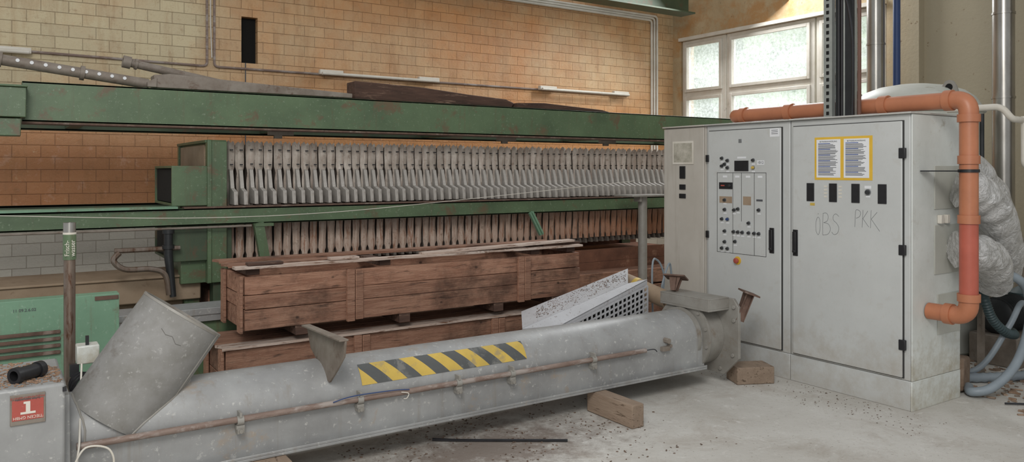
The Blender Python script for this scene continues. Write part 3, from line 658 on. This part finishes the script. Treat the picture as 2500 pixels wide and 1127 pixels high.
b=B(); b.pipe((4.64,4.66,.54),(4.58,5.20,.66),.075,.065,28); b.mi=1; b.pipe((4.605,4.98,.611),(4.60,5.02,.62),.0765,.07,28); b.out('cardboard_tube',['conc','yel'],label='thick brown dusty tube leaning behind the conveyor end',cat='tube')
b=B(); b.tube(spath([(4.80,5.0,.012),(4.76,4.98,.75),(4.84,5.0,.83),(4.92,5.0,.7),(4.88,4.98,.5),(4.82,4.92,.62),(4.94,4.95,.8),(4.99,4.97,.6)],8),.009,6); b.out('cable','hose',label='looped grey cable beside the control cabinet',cat='cable')

# ---------------------------------------------------------------- control cabinets
XF=5.10; XR=5.74
def cabinet(name,y0,y1,lab,m,door,side=None,xf=XF):
    e=thing(name,((xf+XR)/2,(y0+y1)/2,0),lab,'cabinet')
    B().box((xf+.018,y0+.002,.20),(XR,y1-.002,2.0)).out('body',m,e,bevel=.006)
    B().box((xf+.012,y0+.0,0),(XR,y1-.001,.199)).out('plinth',m,e,bevel=.004)
    B().box((xf-.015,y0-(.018 if y0<3 else -.001),2.0),(XR,y1-.001,2.012)).out('roof_panel',m,e,bevel=.003)
    if door:
        a,c=door
        B().box((xf+.0125,a-.006,.212),(xf+.0195,c+.006,1.958)).out('door_seal','line',e)
        d=B().box((xf-.004,a,.218),(xf+.0115,c,1.952)).out('door',m,e,bevel=.005)
        return e,d
    return e,None
eR,dR=cabinet('control_cabinet',2.881,3.828,'wide grey steel control cabinet with black meters and graffiti','cab',(2.93,3.795))
eC,dC=cabinet('control_cabinet',3.832,4.682,'grey steel control cabinet with knobs, display and emergency stop','cab',(3.905,4.645))
eL,dL=cabinet('control_cabinet',4.686,5.19,'narrow beige grey steel cabinet with small instruments','cabB',None)
B().box((XF+.0,4.70,.21),(XF+.0175,5.18,1.99)).out('door','cabB',eL,bevel=.004)
B().box((XF+.02,2.870,.20),(XR,2.8805,1.998)).out('side_panel','cabS',eR,bevel=.003)
B().box((XF+.012,2.868,.0),(XR,2.8795,.198)).out('side_plinth','cabS',eR,bevel=.003)
fx=XF-.004
def rect(y,z,w,h,m,par,name,t=.004,bev=.001): return B().box((fx-t,y-w/2,z-h/2),(fx+.002,y+w/2,z+h/2)).out(name,m,par,bevel=bev)
for y in (3.636,3.447,3.268,3.068): rect(y,1.455,.062,.135,'black',dR,'meter',.006)
sg=rect(3.37,1.705,.46,.315,'yellow',dR,'notice_sheet',.002,0)
for yy in (3.485,3.262):
    B().box((fx-.0035,yy-.098,1.565),(fx-.002,yy+.098,1.845)).out('paper','paper',sg)
    text('BETRIEBSANWEISUNG',.0145,(fx-.004,yy,1.829),*FX,'ink',sg,'lettering',.0003)
    b=B(); z=1.815
    for k in range(34):
        head=k%6==0
        wl=random.uniform(.12,.165) if not head else .10; yl=yy+.084
        b.mi=1 if (k%6==0) else 0
        b.box((fx-.0042,yl-wl,z-.0022),(fx-.0036,yl,z+.0012 if not head else z+.003)); z-=.0070
    b.out('printed_lines',['ink','blue'],sg)
for (yy,zz) in ((3.51,1.50),(3.51,1.475),(3.51,1.45),(3.51,1.425),(3.39,1.50),(3.39,1.475),(3.39,1.45),(3.39,1.425)): B().box((fx-.0015,yy-.013,zz-.006),(fx,yy+.013,zz+.006)).out('label_strip','white',dR)
rect(3.62,1.365,.04,.02,'yel',dR,'sticker',.001,0)
def knob(y,z,par,r=.0135,m='knob',collar=True,lab=True):
    k=B(); k.lathe([(r,0),(r,-.014),(r*.75,-.022)],(fx,y,z),14,'X'); o=k.out('knob',m,par)
    if collar: B().lathe([(r*1.35,0),(r*1.3,-.005)],(fx,y,z),16,'X').out('collar','grayk',o)
    if lab: B().box((fx-.0012,y-.016,z-.036),(fx,y+.016,z-.026)).out('label_tag','paper',o)
knob(3.174,1.465,dR,.017)
B().box((fx-.001,3.15,1.49),(fx,3.2,1.51)).out('label_tag','paper',dR)
def handle(y,par):
    b=B(); b.box((fx-.006,y-.022,.965),(fx,y+.022,1.165)); b.box((fx-.024,y-.014,.99),(fx-.006,y+.014,1.15)); b.cyl((fx-.03,y,1.0),(fx,y,1.0),.012,12); b.out('door_handle','black',par,bevel=.004)
handle(3.768,dR); handle(3.985,dC)
for z in (1.735,1.08,.44): B().box((XF-.012,2.905,z-.035),(XF+.012,2.95,z+.035)).out('hinge','black',eR,bevel=.004)
for z in (1.72,1.07): B().box((XF-.012,4.635,z-.03),(XF+.012,4.67,z+.03)).out('hinge','black',eC,bevel=.004)
def strokes(segs,par,y0,z0,s):
    b=B()
    for sg_ in segs:
        pp=[(fx+.0002,y0-p[0]*s,z0+p[1]*s) for p in sg_]
        b.tube(spath(pp,4) if len(pp)>2 else pp,.0015,4)
    b.out('graffiti','ink',par)
strokes([[(0.06,.0),(-.02,.15),(-.03,.5),(.05,.74),(.15,.66),(.17,.3),(.12,.05),(.06,0)],[(.07,.88),(.10,.90)],
 [(.30,0),(.30,.5),(.31,.92)],[(.31,.92),(.48,.93),(.56,.78),(.50,.6),(.34,.53)],[(.34,.53),(.56,.48),(.66,.28),(.55,.06),(.30,0)],
 [(1.05,.82),(.92,.92),(.80,.84),(.80,.66),(.96,.52),(1.05,.34),(.98,.12),(.82,.06),(.72,.16)]],dR,3.585,1.14,.175)
strokes([[(0,0),(.05,.9),(.22,.97),(.35,.85),(.30,.62),(.08,.5)],[(.45,0),(.5,1)],[(.8,.95),(.5,.5)],[(.5,.5),(.85,.05)],[(.95,0),(1.0,1)],[(1.35,.9),(1.0,.5)],[(1.0,.5),(1.5,-.15)]],dR,3.275,1.215,.125)
rect(4.30,1.86,.03,.03,'grayk',dC,'cam_lock'); 
rect(4.285,1.655,.14,.085,'black',dC,'display',.008)
B().box((fx-.0012,4.24,1.715),(fx,4.33,1.73)).out('label_tag','paper',dC)
rect(4.095,1.68,.07,.035,'paper',dC,'sticker',.001,0); text('1012',.03,(fx-.0016,4.095,1.68),*FX,'ink',dC)
rect(3.96,1.915,.09,.065,'paper',dC,'sticker',.001,0)
b=B()
for k in range(3): b.box((fx-.0018,3.93,1.932-k*.014),(fx-.001,3.99,1.936-k*.014))
b.out('printed_lines','ink',dC)
for y,z in ((4.49,1.72),(4.49,1.655),(4.43,1.70),(4.43,1.64),(4.46,1.67),(4.166,1.70),(4.166,1.64)): knob(y,z,dC,.012,'knob' if z>1.65 or y>4.3 else 'yel')
b=B(); ya,yb,za,zb=4.04,4.545,.93,1.60; t=.003
b.box((fx-.002,ya,za),(fx,ya+t,zb)).box((fx-.002,yb-t,za),(fx,yb,zb)).box((fx-.002,ya,za),(fx,yb,za+t)).box((fx-.002,ya,zb-t),(fx,yb,zb))
for y in (4.375,4.285,4.155): b.box((fx-.002,y,za if y!=4.285 else 1.2),(fx,y+.0025,zb))
b.out('panel_outline','line',dC)
rect(4.45,1.49,.14,.055,'black',dC,'display',.006); knob(4.405,1.49,dC,.013,lab=False)
B().box((fx-.007,4.46,1.486),(fx-.006,4.50,1.496)).out('digit_window','red',dC)
B().box((fx-.001,4.385,1.345),(fx,4.52,1.40)).out('label_plate','conc',dC); B().box((fx-.001,4.19,1.335),(fx,4.27,1.405)).out('label_plate','conc',dC)
b=B(); b.box((fx-.003,4.075,1.37),(fx,4.135,1.385)); b.out('slot','ink',dC)
for y in (4.46,4.33,4.22,4.10): B().box((fx-.0012,y-.022,1.558),(fx,y+.022,1.575)).out('label_tag','paper',dC)
for y,z in ((4.46,1.37),(4.46,1.29),(4.36,1.29),(4.11,1.30),(4.49,1.21),(4.43,1.21),(4.21,1.19),(4.46,1.11),(4.365,1.11),(4.32,1.11),(4.275,1.11),(4.21,1.11),(4.155,1.11),(4.11,1.11),(4.46,1.02),(4.35,1.03),(4.49,.965),(4.43,.965),(4.32,1.30)): knob(y,z,dC,.012,'bluep' if (y,z)==(4.43,1.21) else 'knob')
es=B().lathe([(.034,0),(.034,-.004)],(fx,4.325,.875),20,'X').out('emergency_stop','yellow',dC)
B().lathe([(.014,-.004),(.014,-.014),(.022,-.018),(.022,-.03),(.016,-.034)],(fx,4.325,.875),20,'X').out('stop_button','red',es)
ph=rect(4.94,1.775,.25,.205,'white',eL,'photo_sheet',.002,0); ph2=B().box((fx-.003,4.83,1.69),(fx-.0019,5.05,1.86)).out('faded_picture','photo',ph)
rect(4.945,1.60,.065,.11,'black',eL,'meter',.006); rect(4.945,1.47,.07,.045,'black',eL,'meter',.006); rect(4.945,1.39,.075,.04,'black',eL,'meter',.006)
ys=2.8695
for x,z,s in ((5.52,1.50,.30),(5.52,1.07,.34),(5.56,.62,.28)): B().box((x-.13,ys-.006,z-s/2),(min(x+.2,5.73),ys,z+s/2)).out('duct_plate','tank',eR,bevel=.002)
for x,z in ((5.45,1.28),(5.53,1.28)): B().box((x-.02,ys-.03,z-.03),(x+.02,ys,z+.03)).out('side_socket','white',eR,bevel=.004)
cm=thing('cable_mast',(5.25,3.46,2.012),'black steel cable mast with perforated strut above cabinet','cable mast')
b=B(); b.box((5.16,3.50,2.012),(5.20,3.57,4.6)); b.out('perforated_strut','perf',cm)
b=B()
for k in range(52): b.box((5.155,3.525,2.03+k*.05),(5.1605,3.545,2.055+k*.05))
b.out('strut_slot','dark',cm)
b=B(); b.box((5.2,3.42,2.012),(5.27,3.50,4.6)).box((5.17,3.335,2.012),(5.19,3.41,4.6)); b.mi=1; b.box((5.19,3.335,2.012),(5.22,3.345,4.6)).box((5.165,3.40,2.012),(5.19,3.412,4.6)); b.out('mast_profile',['blackm','perf'],cm,bevel=.002)
for y in (3.43,3.455): B().tube([(5.18,y,2.012),(5.18,y,4.6)],.010,8).out('cable','black',cm)
B().tube(spath([(5.15,3.44,2.9),(5.14,3.37,2.86),(5.15,3.33,2.6),(5.15,3.325,2.3),(5.15,3.33,2.02)]),.009,8).out('cable','black',cm)
b=B(); b.tube([(5.19,3.30,2.012),(5.19,3.30,2.3),(5.2,3.305,4.6)],.014,8); b.out('brown_cable','brownc',cm)
# ---------------------------------------------------------------- orange pipe
op=thing('drain_pipe',(5.31,2.6,.5),'terracotta orange plastic drain pipe running over and down beside cabinet','pipe')
r=.058; zt=2.085
def elbow(p,d1,d2,name='elbow'):
    p=V(p);d1=V(d1);d2=V(d2); b=B(); b.tube(rpath([p+d1*.14,p,p+d2*.14],.09,8),r*1.03,20); b.pipe(p+d1*.10,p+d1*.15,r*1.2,r,20); b.pipe(p+d2*.10,p+d2*.15,r*1.2,r,20); b.out(name,'orange',op)
B().cyl((5.31,2.7,zt),(5.31,4.45,zt),r*.97,22).out('horizontal_pipe','orange',op)
elbow((5.31,2.6,zt),(0,1,0),(0,0,-1)); elbow((5.31,4.56,zt-.0),(0,-1,0),(1,0,0))
for y in (3.15,3.95): B().pipe((5.31,y,zt),(5.31,y+.06,zt),r*1.18,r,22).out('socket_joint','orange',op)
B().cyl((5.31,2.6,1.3),(5.31,2.6,zt-.1),r*.97,22).out('vertical_pipe','orange',op)
B().cyl((5.31,2.6,.78),(5.31,2.6,1.3),r*.97,22).out('vertical_pipe','redp',op)
for z in (1.27,1.66): B().pipe((5.31,2.6,z),(5.31,2.6,z+.055),r*1.15,r,22).out('socket_joint','orange',op)
elbow((5.31,2.6,.66),(0,0,1),(0,1,0))
B().cyl((5.31,2.7,.66),(5.31,2.862,.66),r*.97,22).out('outlet_pipe','orange',op)
b=B(); b.pipe((5.31,2.6,1.605),(5.31,2.6,1.625),r*1.1,r*.97,22); b.box((5.2,2.62,1.61),(5.31,2.862,1.618)); b.out('strap','black',op)
# ---------------------------------------------------------------- foil ducts
def duct(pts,r,lab):
    p=spath(pts,10); b=B(); b.tube(p,r,32,rf=lambda t,i:r*(1+.10*noise.noise(V((i*.3,r*9,2)))))
    for v in b.bm.verts: v.co+=V((noise.noise(v.co*9),noise.noise(v.co*9+V((5,0,0))),noise.noise(v.co*9+V((0,7,0)))))*.018
    b.out('foil_duct','foil',label=lab,cat='duct',group='foil ventilation ducts')
duct([(5.49,2.76,1.50),(5.56,2.70,1.48),(5.74,2.70,1.40),(5.98,2.74,1.25),(6.24,2.82,1.06),(6.50,2.92,.86)],.13,'crumpled silver foil ventilation duct leaving the cabinet side')
duct([(5.93,3.12,1.70),(6.15,3.08,1.64),(6.42,3.06,1.46),(6.66,3.08,1.20),(6.78,3.14,.92)],.17,'silver foil duct arching behind the cabinet side')
duct([(5.47,2.76,1.07),(5.56,2.70,1.06),(5.74,2.70,1.02),(5.94,2.74,.93),(6.10,2.82,.80)],.125,'lower crumpled silver foil duct leaving the cabinet')
tk=thing('pressure_tank',(7.1,3.97,0),'pale grey steel pressure tank with domed top and lifting lugs','tank')
b=B(); b.lathe([(.5,.0),(.55,.04),(.56,2.15),(.55,2.20),(.50,2.28),(.42,2.34),(.30,2.385),(.15,2.41),(.02,2.415)],(7.1,3.97,0),48); b.out('body','tank',tk)
b=B(); b.lathe([(.57,2.13),(.585,2.14),(.585,2.18),(.57,2.19)],(7.1,3.97,0),48); b.out('flange_ring','tank',tk)
def lug(x,y,z):
    b=B()
    pts=[(x,y+.09,z),(x,y+.06,z+.10),(x,y+.03,z+.14),(x,y,z+.15),(x,y-.03,z+.14),(x,y-.06,z+.10),(x,y-.09,z)]
    b.prism(pts,(.02,0,0)); o=b.out('lifting_lug','galvM',tk); B().cyl((x-.002,y,z+.085),(x+.022,y,z+.085),.032,16).out('lug_hole','dark',o)
lug(6.95,3.57,2.26); lug(6.8,4.36,2.22)
def vduct(x,y,r,lab,top=None,z0=0):
    pts=[(x,y,z0),(x,y,5.0)] if top is None else [(x,y,z0),(x,y,top),(x+.3,y+.4,top+.15)]
    b=B(); b.tube(rpath(pts,.16),r,24)
    for z in (1.2,2.3,3.1): b.pipe((x,y,z),(x,y,z+.02),r*1.07,r,24)
    b.out('metal_duct','steel',label=lab,cat='duct')
vduct(8.7,5.32,.10,'shiny vertical metal ventilation duct beside the window')
vduct(8.0,3.6,.095,'shiny vertical metal ventilation duct by plaster wall')
vduct(8.0,3.30,.06,'narrow shiny vertical metal pipe by plaster wall')
B().cyl((8.85,5.15,0),(8.85,5.15,5),.04,14).out('blue_pipe','bluep',label='dark blue vertical pipe beside the metal duct',cat='pipe')
def wp_(pts,r,m,lab,rr=.06): B().tube(rpath(pts,rr),r,12).out('water_line',m,label=lab,cat='pipe')
wp_([(6.6,3.4,2.12),(6.6,2.98,2.12),(6.62,2.92,2.02),(6.95,2.95,2.02)],.026,'white','pale plastic pipe with bends beside the tank')
wp_([(6.85,2.93,2.05),(6.85,2.93,1.65),(7.6,2.93,1.65)],.022,'white','pale pipe elbow running beside the duct')
wp_([(7.0,3.32,2.1),(7.0,3.32,.26)],.018,'blackm','dark thin vertical pipe next to the ducts')
B().tube(spath([(5.95,2.85,.9),(6.15,2.68,.84),(6.3,2.66,.68),(6.28,2.66,.45),(6.08,2.66,.22),(5.88,2.72,.08),(5.80,2.82,.04),(5.92,2.90,.04)],10),.032,14).out('grey_hose','hose',label='thick grey blue hose looping down to floor',cat='hose')
B().tube(spath([(6.15,3.3,.03),(6.25,3.0,.10),(6.40,2.85,.42),(6.55,2.82,.60),(6.72,2.84,.48),(6.80,2.86,.2),(6.95,2.84,.03)],10),.022,12).out('grey_hose','hose',label='thinner grey blue hose looping over the clutter',cat='hose')
b=B(); pts=spath([(6.10,2.9,.78),(6.14,2.88,.62),(6.2,2.86,.50),(6.34,2.84,.40),(6.5,2.85,.36),(6.7,2.95,.34)],14); b.tube(pts,.034,16,rf=lambda t,i:.036 if i%2 else .030); b.out('corrugated_hose','teal',label='dark teal corrugated hose behind the grey hose',cat='hose')
b=B(); pts=spath([(5.98,3.18,.04),(6.3,2.95,.04),(6.7,2.80,.04),(7.2,2.78,.04)],14); b.tube(pts,.036,16,rf=lambda t,i:.038 if i%2 else .032); b.out('corrugated_hose','hose',label='grey corrugated hose lying on the floor',cat='hose')
pm=thing('pump',(7.3,3.15,0),'dark grey pump unit on a steel base','pump')
B().box((6.9,3.0,0),(7.7,3.38,.25)).out('base','galvD',pm,bevel=.01)
b=B(); b.lathe([(.1,0),(.14,.02),(.14,.4),(.12,.44)],(6.95,3.2,.40),24,'X')
for k in range(10): b.lathe([(.14,.04+k*.035),(.155,.045+k*.035),(.14,.05+k*.035)],(6.95,3.2,.40),24,'X')
b.out('motor','blackm',pm); b=B().lathe([(.08,0),(.14,.02),(.14,.3),(.05,.36)],(7.53,3.2,.25),24); b.out('pump_housing','teal',pm)
B().box((7.75,3.8,0),(9.1,4.6,.9)).out('equipment_box','galvD',label='grey equipment housing behind hoses by the wall',cat='equipment',bevel=.02)
er=thing('equipment_rack',(6.27,3.24,0),'small grey steel rack under the ducts','rack')
for x,y in ((6.0,3.25),(6.5,3.34)): B().box((x,y,0),(x+.04,y+.04,.62)).out('leg','galvD',er)
B().box((6.0,3.05,.62),(6.54,3.38,.65)).out('top_plate','galvD',er)
B().box((6.48,3.07,0),(6.52,3.11,.62)).out('leg','galvD',er)
b=B(); b.box((5.80,2.93,0),(6.08,3.10,.24),Matrix.Rotation(.3,3,'Z')@Matrix.Rotation(.12,3,'Y')); b.out('concrete_block','rubble',label='broken brown block on floor beside cabinet',cat='block',bevel=.02)
for k in range(30):
    x=random.uniform(5.95,7.2); y=random.uniform(2.2,2.62); s=random.uniform(.02,.07)
    B().blob((x,y,s*.45),s,(1,.8,.6),1,.5,k).out('rubble_piece','rubble',label='broken brown rubble chunk on dusty floor',cat='rubble',group='rubble chunks on the floor',smooth=False)
for k in range(3):
    B().tube(spath([(5.8+.1*k,2.6-.1*k,.012),(6.1,2.4-.12*k,.012),(6.5+.1*k,2.45,.012),(7.0,2.6-.1*k,.012)]),.007,6).out('cable','inkD',label='thin dark cable lying on the dusty floor',cat='cable',group='cables lying on the floor')

# ---------------------------------------------------------------- light + camera
w=bpy.data.worlds.new('w'); S.world=w; w.use_nodes=True; bg=w.node_tree.nodes['Background']; bg.inputs[0].default_value=(.96,.98,1,1); bg.inputs[1].default_value=.50
def area(loc,tgt,size,pw,col=(1,1,1)):
    l=bpy.data.lights.new('window_and_fill_light','AREA'); l.size=size; l.energy=pw; l.color=col; o=bpy.data.objects.new('window_and_fill_light',l); COL.objects.link(o); o.location=loc; o.rotation_euler=(V(tgt)-V(loc)).to_track_quat('-Z','Y').to_euler()
area((-1,-.5,5.2),(4,5.5,1),2.2,260,(1,.98,.95)); area((8.6,7.2,4.6),(5,5,.5),1.6,170,(.96,.98,1))
area((11.5,6.8,7.0),(15,11,3.5),3,700); area((12.2,7.5,4.2),(9.4,7.4,2.8),2,90)  # two lamps added outdoors to brighten the hillside and the panes
area((-.5,-1.5,2.4),(4,8,1.4),2.5,50,(1,.98,.95))  # low fill lamp added behind the camera to lift the press
cam=bpy.data.cameras.new('cam'); co=bpy.data.objects.new('camera',cam); COL.objects.link(co); S.camera=co
co.location=(0,0,1.62); co.rotation_euler=(math.radians(90),0,math.radians(-33.5)); cam.sensor_width=36; cam.sensor_fit='HORIZONTAL'; cam.lens=36*1900/2500; cam.shift_y=-(563.5-415)/2500; cam.clip_start=.05; cam.clip_end=200
